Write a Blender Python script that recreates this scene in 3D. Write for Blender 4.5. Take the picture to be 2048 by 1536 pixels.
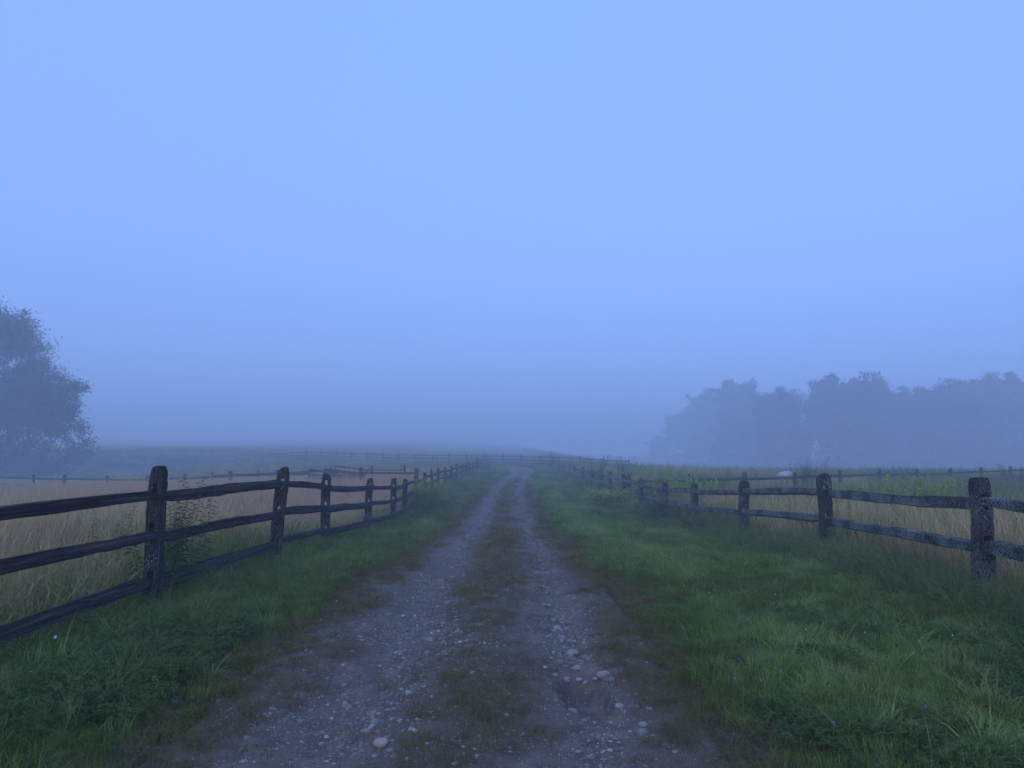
import bpy, bmesh, math, random
import numpy as np
from mathutils import Vector, Matrix, Euler

# ------------------------------------------------------------------ camera, sky, sun, exposure
scene = bpy.context.scene
for o in list(bpy.data.objects):
    bpy.data.objects.remove(o)
COL = scene.collection
R = math.radians

cam_d = bpy.data.cameras.new('camera')
cam_d.sensor_width = 36.0
cam_d.lens = 26.19
cam_d.clip_start = 0.05
cam_d.clip_end = 3000
cam = bpy.data.objects.new('camera', cam_d)
COL.objects.link(cam)
cam.location = (0, 0, 1.42)
cam.rotation_euler = (R(90 + 5.06), 0, 0)
scene.camera = cam

SUN_EL, SUN_AZ = 25.0, 200.0           # sun veiled by the fog, behind the camera
world = bpy.data.worlds.new('World')
scene.world = world
world.use_nodes = True
wn = world.node_tree
wn.nodes.clear()
sky = wn.nodes.new('ShaderNodeTexSky')
sky.sky_type = 'NISHITA'
sky.sun_disc = False
sky.sun_elevation = R(SUN_EL)
sky.sun_rotation = R(SUN_AZ)
sky.air_density = 1.6
sky.dust_density = 0.3
sky.ozone_density = 4.0
bg = wn.nodes.new('ShaderNodeBackground')
bg.inputs['Strength'].default_value = 0.15
wo = wn.nodes.new('ShaderNodeOutputWorld')
# a fog-veiled sky: the whole dome is evened out, so no clear bright rim stands at the horizon
geo = wn.nodes.new('ShaderNodeNewGeometry')
even = wn.nodes.new('ShaderNodeVectorMath'); even.operation = 'MULTIPLY_ADD'
even.inputs[1].default_value = (-1, -1, -0.1)
even.inputs[2].default_value = (0, 0, 1.0)
wn.links.new(geo.outputs['Incoming'], even.inputs[0])
nrm = wn.nodes.new('ShaderNodeVectorMath'); nrm.operation = 'NORMALIZE'
wn.links.new(even.outputs[0], nrm.inputs[0])
wn.links.new(nrm.outputs[0], sky.inputs[0])
cast = wn.nodes.new('ShaderNodeVectorMath'); cast.operation = 'MULTIPLY'      # cool dawn white balance of the whole sky
cast.inputs[1].default_value = (0.98, 0.955, 1.20)
wn.links.new(sky.outputs[0], cast.inputs[0])
wn.links.new(cast.outputs[0], bg.inputs[0])
wn.links.new(bg.outputs[0], wo.inputs[0])

sun_d = bpy.data.lights.new('sun', 'SUN')
sun_d.energy = 0.35
sun_d.angle = R(60)
sun_d.color = (1.0, 0.95, 0.9)
sun = bpy.data.objects.new('sun', sun_d)
COL.objects.link(sun)
_a = R(SUN_AZ)
sdir = Vector((math.sin(_a) * math.cos(R(SUN_EL)), math.cos(_a) * math.cos(R(SUN_EL)), math.sin(R(SUN_EL))))
sun.rotation_euler = sdir.to_track_quat('Z', 'Y').to_euler()

vs = scene.view_settings
vs.view_transform = 'Standard'
vs.look = 'None'
vs.exposure = 1.45
vs.gamma = 1.0
vs.use_curve_mapping = False
cy = scene.cycles
cy.use_denoising = True
cy.denoising_prefilter = 'NONE'
cy.denoising_quality = 'HIGH'
cy.max_bounces = 4
cy.diffuse_bounces = 2
cy.glossy_bounces = 1
cy.transmission_bounces = 2
cy.transparent_max_bounces = 4
cy.volume_bounces = 1
cy.use_adaptive_sampling = True
cy.adaptive_threshold = 0.016
cy.use_light_tree = True
HAZE_DENSITY = 0.0052

rng = np.random.default_rng(7)
random.seed(7)


# ------------------------------------------------------------------ helpers
def tag(o, label=None, cat=None, group=None, kind=None):
    if label: o['label'] = label
    if cat: o['category'] = cat
    if group: o['group'] = group
    if kind: o['kind'] = kind
    return o


def link(name, mesh, parent=None, loc=(0, 0, 0)):
    o = bpy.data.objects.new(name, mesh)
    COL.objects.link(o)
    o.location = loc
    if parent is not None:
        o.parent = parent
    return o


def empty(name, loc):
    o = bpy.data.objects.new(name, None)
    o.empty_display_size = 0.2
    COL.objects.link(o)
    o.location = loc
    return o


def mesh_from(name, verts, faces, mat=None, smooth=False):
    me = bpy.data.meshes.new(name)
    me.from_pydata([tuple(v) for v in verts], [], [tuple(int(i) for i in f) for f in faces])
    if mat is not None:
        me.materials.append(mat)
    if smooth:
        me.polygons.foreach_set('use_smooth', np.ones(len(me.polygons), dtype=bool))
    me.update()
    return me


def hash2(ix, iy, seed):
    h = (ix.astype(np.int64) * 374761393 + iy.astype(np.int64) * 668265263 + seed * 1442695041) & 0xFFFFFFFF
    h = ((h ^ (h >> 13)) * 1274126177) & 0xFFFFFFFF
    return ((h ^ (h >> 16)) & 0xFFFF) / 65535.0


def vnoise(x, y, seed=0):
    x = np.asarray(x, float); y = np.asarray(y, float)
    ix = np.floor(x); iy = np.floor(y)
    fx = x - ix; fy = y - iy
    fx = fx * fx * (3 - 2 * fx); fy = fy * fy * (3 - 2 * fy)
    a = hash2(ix, iy, seed); b = hash2(ix + 1, iy, seed)
    c = hash2(ix, iy + 1, seed); d = hash2(ix + 1, iy + 1, seed)
    return (a * (1 - fx) + b * fx) * (1 - fy) + (c * (1 - fx) + d * fx) * fy - 0.5


def fbm(x, y, seed=0, oct=4):
    s = 0; a = 1.0; f = 1.0
    for k in range(oct):
        s = s + a * vnoise(np.asarray(x) * f + 17.3 * k, np.asarray(y) * f - 9.1 * k, seed + k)
        a *= 0.5; f *= 2.03
    return s


def sstep(a, b, x):
    t = np.clip((np.asarray(x, float) - a) / (b - a), 0, 1)
    return t * t * (3 - 2 * t)


# ------------------------------------------------------------------ terrain shape
_py = np.array([-60, 5, 7, 10, 13, 16.7, 20, 24, 30, 45, 55, 70, 85, 100, 130, 460., 1200])
_pz = np.array([0, 0, -.005, -.08, -.27, -.47, -.64, -.75, -.80, -.84, -.88, -.85, -.72, -.52, -.2, .6, 1.3])
_ty = np.arange(-60, 1190, 0.5)
_tz = np.interp(_ty, _py, _pz)
_k = np.hanning(7); _k /= _k.sum()
_tz = np.convolve(np.pad(_tz, 3, mode='edge'), _k, mode='valid')


def base_z(x, y):
    x = np.asarray(x, float); y = np.asarray(y, float)
    z = np.interp(y, _ty, _tz)
    left = sstep(-4.5, -30, x)
    z = z - 0.72 * left * sstep(25, 50, y) * (1 - sstep(58, 105, y))
    z = z + 1.25 * sstep(-3, -62, x) * sstep(82, 140, y)
    far = np.clip(y - 122, 0, None)
    z = z + (.006 * far + 2.4e-5 * far * far) * sstep(90, -60, x)           # the hillside climbs on into the fog
    z = z - 2.3 * sstep(-31, -50, x) * sstep(56, 78, y) * (1 - sstep(112, 150, y))   # hollow under the left trees
    z = z - 3.6 * sstep(7, 40, x) * sstep(62, 112, y)                       # the right field falls away to the wood
    z = z - 0.15 * sstep(6, 26, x) * sstep(48, 95, y)
    z = z + 0.12 * fbm(x * 0.09, y * 0.09, 3, 3) * sstep(3.0, 9.0, np.abs(x))
    return z


_road = np.array([(-.35, -8), (-.35, 6), (-.37, 18), (-.36, 32), (-.28, 46), (.25, 60), (.95, 73), (1.2, 82), (.3, 90),
                  (-2.6, 95.5), (-8, 99.5), (-18, 104), (-38, 112), (-70, 124), (-130, 142.)])


def resample(pts, n):
    # Catmull-Rom through the points
    P = np.vstack([2 * pts[0] - pts[1], pts, 2 * pts[-1] - pts[-2]])
    out = []
    for i in range(1, len(P) - 2):
        for t in np.linspace(0, 1, n, endpoint=False):
            a, b, c, d = P[i - 1], P[i], P[i + 1], P[i + 2]
            out.append(0.5 * ((2 * b) + (-a + c) * t + (2 * a - 5 * b + 4 * c - d) * t * t + (-a + 3 * b - 3 * c + d) * t ** 3))
    out.append(P[-2])
    return np.array(out)


_rc = resample(_road, 24)


def road_t(x, y):
    """signed lateral offset from the centre line (+ = right) for the near straight part, distance elsewhere"""
    x = np.asarray(x, float); y = np.asarray(y, float)
    sh = x.shape
    xf = x.ravel(); yf = y.ravel()
    near = _rc[_rc[:, 1] < 82]
    t = xf - np.interp(yf, near[:, 1], near[:, 0])
    far = (yf > 72)
    if far.any():
        q = np.stack([xf[far], yf[far]], 1)
        rc = _rc[_rc[:, 1] > 55]
        seg = []
        for i in range(0, len(q), 4000):
            d = np.hypot(q[i:i + 4000, None, 0] - rc[None, :, 0], q[i:i + 4000, None, 1] - rc[None, :, 1])
            seg.append(d.min(1))
        t[far] = np.concatenate(seg)
    return t.reshape(sh)


def road_detail(t, y):
    z = 0.042 * np.exp(-((t - .12) / .26) ** 2) - 0.045 * np.exp(-((t + .58) / .28) ** 2) - 0.040 * np.exp(-((t - .82) / .24) ** 2)
    wob = 0.16 * vnoise(y * 0.9, 0 * y + 3.3, 5) + 0.05 * vnoise(y * 3.1, 0 * y + 1.3, 6)
    g = np.exp(-np.abs((t - .76 - wob) / .12) ** 3) * sstep(4.3, 5.0, y) * (1 - sstep(16, 34, y))
    z = z - 0.065 * g * (0.7 + vnoise(y * 1.7, 0 * y, 8))
    # wash-out hole near the camera
    ey = (y - 4.62) / 0.50
    ex = (t - .78 - .03 * np.sin(y * 9)) / (0.15 + .035 * vnoise(y * 6, t * 4, 9))
    rr = np.sqrt(ex * ex + ey * ey) + 0.5 * vnoise(t * 9, y * 9, 10)
    z = z - 0.105 * (1 - sstep(0.56, 1.08, rr))
    z = z + 0.024 * fbm(t * 3.0, y * 3.0, 11, 4) + 0.013 * fbm(t * 14, y * 14, 12, 3)
    return z


HALF = 1.42


def ground_z(x, y):
    t = road_t(x, y)
    carve = 1 - sstep(HALF - .35, HALF - .02, np.abs(t))
    z = base_z(x, y) - 0.26 * carve
    bank = sstep(HALF - .1, HALF + .7, np.abs(t))
    return z + 0.035 * bank * (1 - sstep(50, 90, np.asarray(y))) + 0.03 * fbm(np.asarray(x) * 1.3, np.asarray(y) * 1.3, 21, 3) * bank


def top_z(x, y):
    """height of whatever is the visible surface: road or ground"""
    t = road_t(x, y)
    zr = base_z(x, y) + road_detail(t, np.asarray(y, float)) - 0.05 * sstep(HALF - .12, HALF, np.abs(t))
    return np.maximum(np.where(np.abs(t) < HALF, zr, -99), ground_z(x, y))


def gz(x, y):
    return float(top_z(np.array([x]), np.array([y]))[0])


# ------------------------------------------------------------------ material helpers
class NT:
    def __init__(self, name):
        self.m = bpy.data.materials.new(name)
        self.m.use_nodes = True
        self.t = self.m.node_tree
        self.t.nodes.clear()
        self.out = self.t.nodes.new('ShaderNodeOutputMaterial')

    def n(self, typ, **kw):
        nd = self.t.nodes.new(typ)
        for k, v in kw.items():
            if k.startswith('i_'):
                nd.inputs[k[2:].replace('_', ' ')].default_value = v
            else:
                setattr(nd, k, v)
        return nd

    def l(self, a, b):
        self.t.links.new(a, b)

    def ramp(self, fac, stops, interp='LINEAR'):
        r = self.t.nodes.new('ShaderNodeValToRGB')
        r.color_ramp.interpolation = interp
        els = r.color_ramp.elements
        while len(els) > 1:
            els.remove(els[-1])
        els[0].position = stops[0][0]
        c = stops[0][1]
        els[0].color = (c[0], c[1], c[2], 1) if not isinstance(c, (int, float)) else (c, c, c, 1)
        for p, c in stops[1:]:
            e = els.new(p)
            e.color = (c[0], c[1], c[2], 1) if not isinstance(c, (int, float)) else (c, c, c, 1)
        self.l(fac, r.inputs[0])
        return r.outputs[0]

    def noise(self, vec, scale, detail=4, rough=0.55, dist=0.0):
        nd = self.n('ShaderNodeTexNoise')
        nd.inputs['Scale'].default_value = scale
        nd.inputs['Detail'].default_value = detail
        nd.inputs['Roughness'].default_value = rough
        nd.inputs['Distortion'].default_value = dist
        if vec is not None:
            self.l(vec, nd.inputs['Vector'])
        return nd.outputs['Fac']

    def mix(self, fac, a, b, mode='MIX'):
        nd = self.n('ShaderNodeMix', data_type='RGBA', blend_type=mode)
        if isinstance(fac, (int, float)):
            nd.inputs[0].default_value = fac
        else:
            self.l(fac, nd.inputs[0])
        for v, s in ((a, nd.inputs[6]), (b, nd.inputs[7])):
            if isinstance(v, tuple):
                s.default_value = (v[0], v[1], v[2], 1)
            else:
                self.l(v, s)
        return nd.outputs[2]

    def math(self, op, a, b=None, clamp=False):
        nd = self.n('ShaderNodeMath', operation=op, use_clamp=clamp)
        for v, s in ((a, nd.inputs[0]), (b, nd.inputs[1])):
            if v is None: continue
            if isinstance(v, (int, float)):
                s.default_value = v
            else:
                self.l(v, s)
        return nd.outputs[0]

    def bump(self, h, strength, dist):
        b = self.n('ShaderNodeBump')
        b.inputs['Strength'].default_value = strength
        b.inputs['Distance'].default_value = dist
        self.l(h, b.inputs['Height'])
        return b.outputs[0]

    def principled(self, col, rough=0.8, spec=0.3, normal=None):
        p = self.n('ShaderNodeBsdfPrincipled')
        if isinstance(col, tuple):
            p.inputs['Base Color'].default_value = (col[0], col[1], col[2], 1)
        else:
            self.l(col, p.inputs['Base Color'])
        if isinstance(rough, (int, float)):
            p.inputs['Roughness'].default_value = rough
        else:
            self.l(rough, p.inputs['Roughness'])
        p.inputs['Specular IOR Level'].default_value = spec
        if normal is not None:
            self.l(normal, p.inputs['Normal'])
        return p.outputs[0]

    def surf(self, s):
        self.l(s, self.out.inputs['Surface'])
        return self.m


def mat_soil():
    k = NT('verge_soil')
    pos = k.n('ShaderNodeNewGeometry').outputs['Position']
    n1 = k.noise(pos, 0.5, 5); n2 = k.noise(pos, 9, 5); n3 = k.noise(pos, 60, 3)
    c = k.ramp(n1, [(.3, (.035, .045, .022)), (.5, (.05, .05, .028)), (.7, (.075, .062, .036))])
    c = k.mix(k.ramp(n2, [(.4, 0.0), (.65, .7)]), c, (.03, .042, .018))
    b = k.bump(k.math('ADD', n2, k.math('MULTIPLY', n3, .4)), .8, .03)
    return k.surf(k.principled(c, .95, .15, b))


def mat_road():
    k = NT('packed_dirt')
    pos = k.n('ShaderNodeNewGeometry').outputs['Position']
    big = k.noise(pos, 1.1, 5)
    mid = k.noise(pos, 7, 6, .6)
    fine = k.noise(pos, 70, 4, .65)
    at = k.n('ShaderNodeAttribute', attribute_type='GEOMETRY', attribute_name='across').outputs['Fac']
    c = k.ramp(big, [(.30, (.112, .080, .064)), (.5, (.152, .110, .090)), (.72, (.192, .142, .116))])
    c = k.mix(k.ramp(mid, [(.38, .7), (.6, 0.0)]), c, (.072, .055, .046))
    # humus and dead thatch on the middle ridge and the two edges
    w = k.math('ADD', at, k.math('MULTIPLY', k.math('SUBTRACT', big, .5), .30))
    ridge = k.ramp(k.math('ABSOLUTE', k.math('SUBTRACT', w, .53)), [(.05, .85), (.17, 0.0)])
    edge = k.ramp(k.math('ABSOLUTE', k.math('SUBTRACT', w, .5)), [(.36, 0.0), (.45, .9)])
    c = k.mix(k.math('MULTIPLY', k.math('MAXIMUM', ridge, edge), k.ramp(mid, [(.35, 1.0), (.65, .45)])), c, (.070, .056, .036))
    # grit: fine crushed stone of several greys
    v = k.n('ShaderNodeTexVoronoi'); v.inputs['Scale'].default_value = 62; k.l(pos, v.inputs['Vector'])
    grit = k.ramp(v.outputs['Distance'], [(.18, 1.0), (.34, 0.0)])
    sep = k.n('ShaderNodeSeparateColor'); k.l(v.outputs['Color'], sep.inputs[0])
    amt = k.math('MULTIPLY', grit, k.ramp(k.math('ADD', sep.outputs[0], k.math('MULTIPLY', mid, .55)), [(.80, 0.0), (.98, 1.0)]))
    gc = k.ramp(sep.outputs[1], [(.0, (.14, .13, .13)), (.6, (.26, .24, .23)), (1.0, (.45, .40, .36))])
    c = k.mix(amt, c, gc)
    v2 = k.n('ShaderNodeTexVoronoi'); v2.inputs['Scale'].default_value = 19; k.l(pos, v2.inputs['Vector'])
    sep2 = k.n('ShaderNodeSeparateColor'); k.l(v2.outputs['Color'], sep2.inputs[0])
    a2 = k.math('MULTIPLY', k.ramp(v2.outputs['Distance'], [(.16, 1.0), (.26, 0.0)]), k.ramp(sep2.outputs[0], [(.74, 0.0), (.8, 1.0)]))
    c = k.mix(a2, c, k.ramp(sep2.outputs[2], [(0, (.15, .14, .15)), (1, (.36, .32, .29))]))
    h = k.math('ADD', k.math('MULTIPLY', fine, .35), k.math('ADD', k.math('MULTIPLY', mid, .8), k.math('MULTIPLY', k.math('ADD', amt, a2), .5)))
    b = k.bump(h, .85, .02)
    return k.surf(k.principled(c, .9, .16, b))


def mat_wood(name, axis, lichen, base=(.036, .028, .027), hi=(.135, .112, .104)):
    k = NT(name)
    tc = k.n('ShaderNodeTexCoord').outputs['Object']
    oi = k.n('ShaderNodeObjectInfo').outputs['Random']
    add = k.n('ShaderNodeVectorMath', operation='ADD')
    comb = k.n('ShaderNodeCombineXYZ')
    for i in range(3):
        k.l(k.math('MULTIPLY', oi, 37.0 + 11 * i), comb.inputs[i])
    k.l(tc, add.inputs[0]); k.l(comb.outputs[0], add.inputs[1])
    mp = k.n('ShaderNodeMapping')
    s = [62.0, 62.0, 62.0]; s[axis] = 1.5
    mp.inputs['Scale'].default_value = s
    k.l(add.outputs[0], mp.inputs['Vector'])
    grain = k.noise(mp.outputs[0], 1.0, 6, .65, .4)
    mp2 = k.n('ShaderNodeMapping')
    s2 = [22.0, 22.0, 22.0]; s2[axis] = 0.55
    mp2.inputs['Scale'].default_value = s2
    k.l(add.outputs[0], mp2.inputs['Vector'])
    crack = k.noise(mp2.outputs[0], 1.0, 3, .5, .2)
    blot = k.noise(add.outputs[0], 5.0, 4)
    c = k.ramp(grain, [(.28, (base[0] * .45, base[1] * .45, base[2] * .45)), (.5, base), (.75, hi)])
    c = k.mix(k.ramp(blot, [(.42, .0), (.7, .6)]), c, (.06, .045, .036))
    ck = k.ramp(k.math('ABSOLUTE', k.math('SUBTRACT', crack, .47)), [(.012, 1.0), (.04, 0.0)])
    c = k.mix(k.math('MULTIPLY', ck, .75), c, (.014, .012, .012))
    # crusty lichen: pale patches of irregular shape
    ln = k.noise(add.outputs[0], 60.0, 6, .78)
    lb = k.noise(add.outputs[0], 3.2, 3)
    lv = k.math('ADD', k.math('MULTIPLY', ln, .75), k.math('MULTIPLY', lb, .30))
    lm = k.ramp(lv, [(.655 - .165 * lichen, 0.0), (.705 - .165 * lichen, .9)])
    lc = k.ramp(k.noise(add.outputs[0], 90, 2), [(.3, (.11, .12, .10)), (.7, (.36, .385, .33))])
    c = k.mix(lm, c, lc)
    h = k.math('ADD', k.math('MULTIPLY', grain, .8), k.math('ADD', k.math('MULTIPLY', ck, -.8), k.math('MULTIPLY', lm, .7)))
    b = k.bump(h, 1.0, .016)
    return k.surf(k.principled(c, .85, .12, b))


def mat_leaf(name, stops, patch=None, transl=.28, rough=.6, noise_scale=.6, noise_amt=.35):
    """foliage: colour picked by the per-clump tint, shifted by patches in the field"""
    k = NT(name)
    at = k.n('ShaderNodeAttribute', attribute_type='INSTANCER', attribute_name='tint').outputs['Fac']
    pos = k.n('ShaderNodeNewGeometry').outputs['Position']
    n1 = k.noise(pos, noise_scale, 3)
    n2 = k.noise(pos, 23.0, 2)
    f = k.math('ADD', at, k.math('MULTIPLY', k.math('SUBTRACT', n1, .5), noise_amt))
    f = k.math('ADD', f, k.math('MULTIPLY', k.math('SUBTRACT', n2, .5), .5), True)
    c = k.ramp(f, stops)
    p = k.principled(c, rough, .06)
    tr = k.n('ShaderNodeBsdfTranslucent')
    k.l(c, tr.inputs['Color'])
    mx = k.n('ShaderNodeMixShader'); mx.inputs[0].default_value = transl
    k.l(p, mx.inputs[1]); k.l(tr.outputs[0], mx.inputs[2])
    return k.surf(mx.outputs[0])


def mat_plant(name, lo, hi, scale=6.0, transl=.25):
    k = NT(name)
    pos = k.n('ShaderNodeNewGeometry').outputs['Position']
    c = k.ramp(k.noise(pos, scale, 4), [(.32, lo), (.68, hi)])
    p = k.principled(c, .6, .12)
    tr = k.n('ShaderNodeBsdfTranslucent'); k.l(c, tr.inputs['Color'])
    mx = k.n('ShaderNodeMixShader'); mx.inputs[0].default_value = transl
    k.l(p, mx.inputs[1]); k.l(tr.outputs[0], mx.inputs[2])
    return k.surf(mx.outputs[0])


def mat_stone(name, lo, hi, spk=(.3, .3, .3)):
    k = NT(name)
    tc = k.n('ShaderNodeTexCoord').outputs['Object']
    n1 = k.noise(tc, 22, 5); n2 = k.noise(tc, 160, 3)
    c = k.ramp(n1, [(.3, lo), (.7, hi)])
    c = k.mix(k.ramp(n2, [(.58, 0.0), (.7, .6)]), c, spk)
    return k.surf(k.principled(c, .8, .2, k.bump(k.math('ADD', n1, k.math('MULTIPLY', n2, .4)), .5, .006)))


def mat_gravel():
    k = NT('gravel_stone')
    at = k.n('ShaderNodeAttribute', attribute_type='INSTANCER', attribute_name='tint').outputs['Fac']
    pos = k.n('ShaderNodeNewGeometry').outputs['Position']
    c = k.ramp(at, [(0, (.085, .075, .072)), (.35, (.16, .145, .14)), (.6, (.21, .18, .16)), (.85, (.30, .265, .24)), (1, (.46, .42, .38))])
    n2 = k.noise(pos, 120, 3)
    c = k.mix(k.ramp(n2, [(.4, .35), (.6, 0.0)]), c, (.08, .07, .065))
    return k.surf(k.principled(c, .8, .2))


M_SOIL = mat_soil()
M_ROAD = mat_road()
M_RAIL_L = mat_wood('weathered_rail_wood', 0, 0.05)
M_POST_L = mat_wood('weathered_post_wood', 2, 0.5)
M_RAIL_R = mat_wood('lichen_rail_wood', 0, 1.0)
M_POST_R = mat_wood('lichen_post_wood', 2, 0.8)
M_RAIL_F = mat_wood('grey_rail_wood', 0, 0.3, (.075, .066, .064), (.14, .125, .12))
M_POST_F = mat_wood('grey_post_wood', 2, 0.4, (.085, .075, .073), (.15, .135, .13))
M_GRASS = mat_leaf('verge_grass', [(0, (.195, .138, .074)), (.22, (.150, .118, .042)), (.42, (.115, .120, .018)), (.7, (.080, .142, .016)), (1, (.225, .285, .075))])
M_CLOVER = mat_leaf('clover_leaf', [(0, (.05, .075, .018)), (.5, (.07, .115, .024)), (1, (.12, .17, .04))])
M_DRY = mat_leaf('meadow_grass', [(0, (.42, .25, .145)), (.3, (.50, .345, .18)), (.55, (.42, .33, .145)), (.75, (.17, .175, .045)), (1, (.10, .15, .03))], noise_scale=.25)
M_LONG = mat_leaf('long_grass', [(0, (.21, .15, .055)), (.4, (.13, .135, .03)), (1, (.13, .19, .055))])
M_GRAVEL = mat_gravel()
M_GOLD = mat_plant('goldenrod_leaf', (.20, .28, .035), (.36, .40, .06))
M_DARKLEAF = mat_plant('dark_leaf', (.020, .045, .016), (.045, .075, .026))
M_MIDLEAF = mat_plant('mid_leaf', (.05, .095, .025), (.095, .145, .045))
M_FERN = mat_plant('fern_leaf', (.28, .36, .06), (.46, .50, .09))
M_STEM = mat_plant('plant_stem', (.05, .06, .025), (.09, .08, .035), transl=.0)
M_TWIG = mat_plant('dead_twig', (.045, .035, .03), (.10, .08, .065), transl=.0)
M_BARK = mat_wood('bark', 2, 0.1, (.045, .038, .032), (.08, .07, .06))
M_CROWN = mat_plant('tree_leaf', (.030, .050, .018), (.055, .085, .03), .8)


# ------------------------------------------------------------------ the ground and the track
def axis(lo_fine, hi_fine, step, lo, hi, grow):
    a = list(np.arange(lo_fine, hi_fine, step))
    s = step; v = a[-1]
    while v < hi:
        s *= grow; v += s; a.append(v)
    s = step; v = a[0]; b = []
    while v > lo:
        s *= grow; v -= s; b.append(v)
    return np.array(b[::-1] + a)


xs = axis(-3.6, 5.2, 0.06, -1000, 1000, 1.07)
ys = axis(2.0, 10.0, 0.07, -60, 1100, 1.022)
X, Y = np.meshgrid(xs, ys)
Z = ground_z(X, Y)
nx, ny = len(xs), len(ys)
V = np.stack([X.ravel(), Y.ravel(), Z.ravel()], 1)


def grid_faces(nx, ny):
    i = np.arange(nx - 1)[None, :] + nx * np.arange(ny - 1)[:, None]
    i = i.ravel()
    return np.stack([i, i + 1, i + 1 + nx, i + nx], 1)


def np_mesh(name, V, F, mat, smooth=True):
    me = bpy.data.meshes.new(name)
    me.vertices.add(len(V)); me.vertices.foreach_set('co', np.asarray(V, np.float32).ravel())
    n = F.shape[1]
    me.loops.add(F.size); me.loops.foreach_set('vertex_index', np.asarray(F, np.int32).ravel())
    me.polygons.add(len(F)); me.polygons.foreach_set('loop_start', np.arange(0, F.size, n, dtype=np.int32))
    me.polygons.foreach_set('use_smooth', np.full(len(F), smooth))
    if mat is not None: me.materials.append(mat)
    me.update(calc_edges=True)
    return me


g = link('ground', np_mesh('ground', V, grid_faces(nx, ny), M_SOIL))
tag(g, 'rolling meadow ground under the grass', 'ground', kind='structure')

# track: a strip that follows the centre line
sy = [-7.0]
while sy[-1] < 150 and len(sy) < 900:
    d = sy[-1]
    sy.append(d + (0.5 if d < 1.5 else max(0.024, 0.0062 * d)))
dist = np.concatenate([[0], np.cumsum(np.hypot(*np.diff(_rc, axis=0).T))])
sarr = np.array(sy) - sy[0]
sarr = sarr[sarr < dist[-1]]
cx = np.interp(sarr, dist, _rc[:, 0]); cyv = np.interp(sarr, dist, _rc[:, 1])
tx = np.gradient(cx, sarr); tyv = np.gradient(cyv, sarr)
nl = np.hypot(tx, tyv); nxv, nyv = tyv / nl, -tx / nl
tt = np.linspace(-HALF, HALF, 130)
RX = cx[:, None] + nxv[:, None] * tt[None, :]
RY = cyv[:, None] + nyv[:, None] * tt[None, :]
T2 = np.broadcast_to(tt[None, :], RX.shape)
RZ = base_z(RX, RY) + road_detail(T2, RY) - 0.05 * sstep(HALF - .12, HALF, np.abs(T2))
rd = link('dirt_road', np_mesh('dirt_road', np.stack([RX.ravel(), RY.ravel(), RZ.ravel()], 1), grid_faces(len(tt), len(sarr)), M_ROAD))
aa = rd.data.attributes.new('across', 'FLOAT', 'POINT')
aa.data.foreach_set('value', ((T2 / HALF) * .5 + .5).astype(np.float32).ravel())
tag(rd, 'stony dirt track with two worn wheel ruts', 'track', kind='structure')


# ------------------------------------------------------------------ scattering (grass, gravel: uncountable stuff)
def scatter(name, protos, pts, rot, scl, pick, tint, label, cat):
    col = bpy.data.collections.new(name + '_pieces')
    for i, me in enumerate(protos):
        o = bpy.data.objects.new('%s_piece_%02d' % (name, i), me)
        col.objects.link(o)
    me = bpy.data.meshes.new(name)
    me.vertices.add(len(pts)); me.vertices.foreach_set('co', np.asarray(pts, np.float32).ravel())
    for nm, typ, arr in (('rot', 'FLOAT_VECTOR', rot), ('scl', 'FLOAT_VECTOR', scl), ('pick', 'INT', pick), ('tint', 'FLOAT', tint)):
        a = me.attributes.new(nm, typ, 'POINT')
        if typ == 'FLOAT_VECTOR':
            a.data.foreach_set('vector', np.asarray(arr, np.float32).ravel())
        else:
            a.data.foreach_set('value', np.asarray(arr, np.int32 if typ == 'INT' else np.float32).ravel())
    o = link(name, me)
    ng = bpy.data.node_groups.new(name, 'GeometryNodeTree')
    ng.interface.new_socket('Geometry', in_out='INPUT', socket_type='NodeSocketGeometry')
    ng.interface.new_socket('Geometry', in_out='OUTPUT', socket_type='NodeSocketGeometry')
    gi = ng.nodes.new('NodeGroupInput'); go = ng.nodes.new('NodeGroupOutput')
    ci = ng.nodes.new('GeometryNodeCollectionInfo')
    ci.inputs['Collection'].default_value = col
    ci.inputs['Separate Children'].default_value = True
    ci.inputs['Reset Children'].default_value = True
    ip = ng.nodes.new('GeometryNodeInstanceOnPoints')
    ip.inputs['Pick Instance'].default_value = True

    def named(nm, dt):
        n = ng.nodes.new('GeometryNodeInputNamedAttribute')
        n.data_type = dt
        n.inputs['Name'].default_value = nm
        return n.outputs['Attribute']
    ng.links.new(gi.outputs[0], ip.inputs['Points'])
    ng.links.new(ci.outputs[0], ip.inputs['Instance'])
    ng.links.new(named('pick', 'INT'), ip.inputs['Instance Index'])
    ng.links.new(named('rot', 'FLOAT_VECTOR'), ip.inputs['Rotation'])
    ng.links.new(named('scl', 'FLOAT_VECTOR'), ip.inputs['Scale'])
    ng.links.new(ip.outputs[0], go.inputs[0])
    md = o.modifiers.new('scatter', 'NODES')
    md.node_group = ng
    return tag(o, label, cat, kind='stuff')


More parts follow.
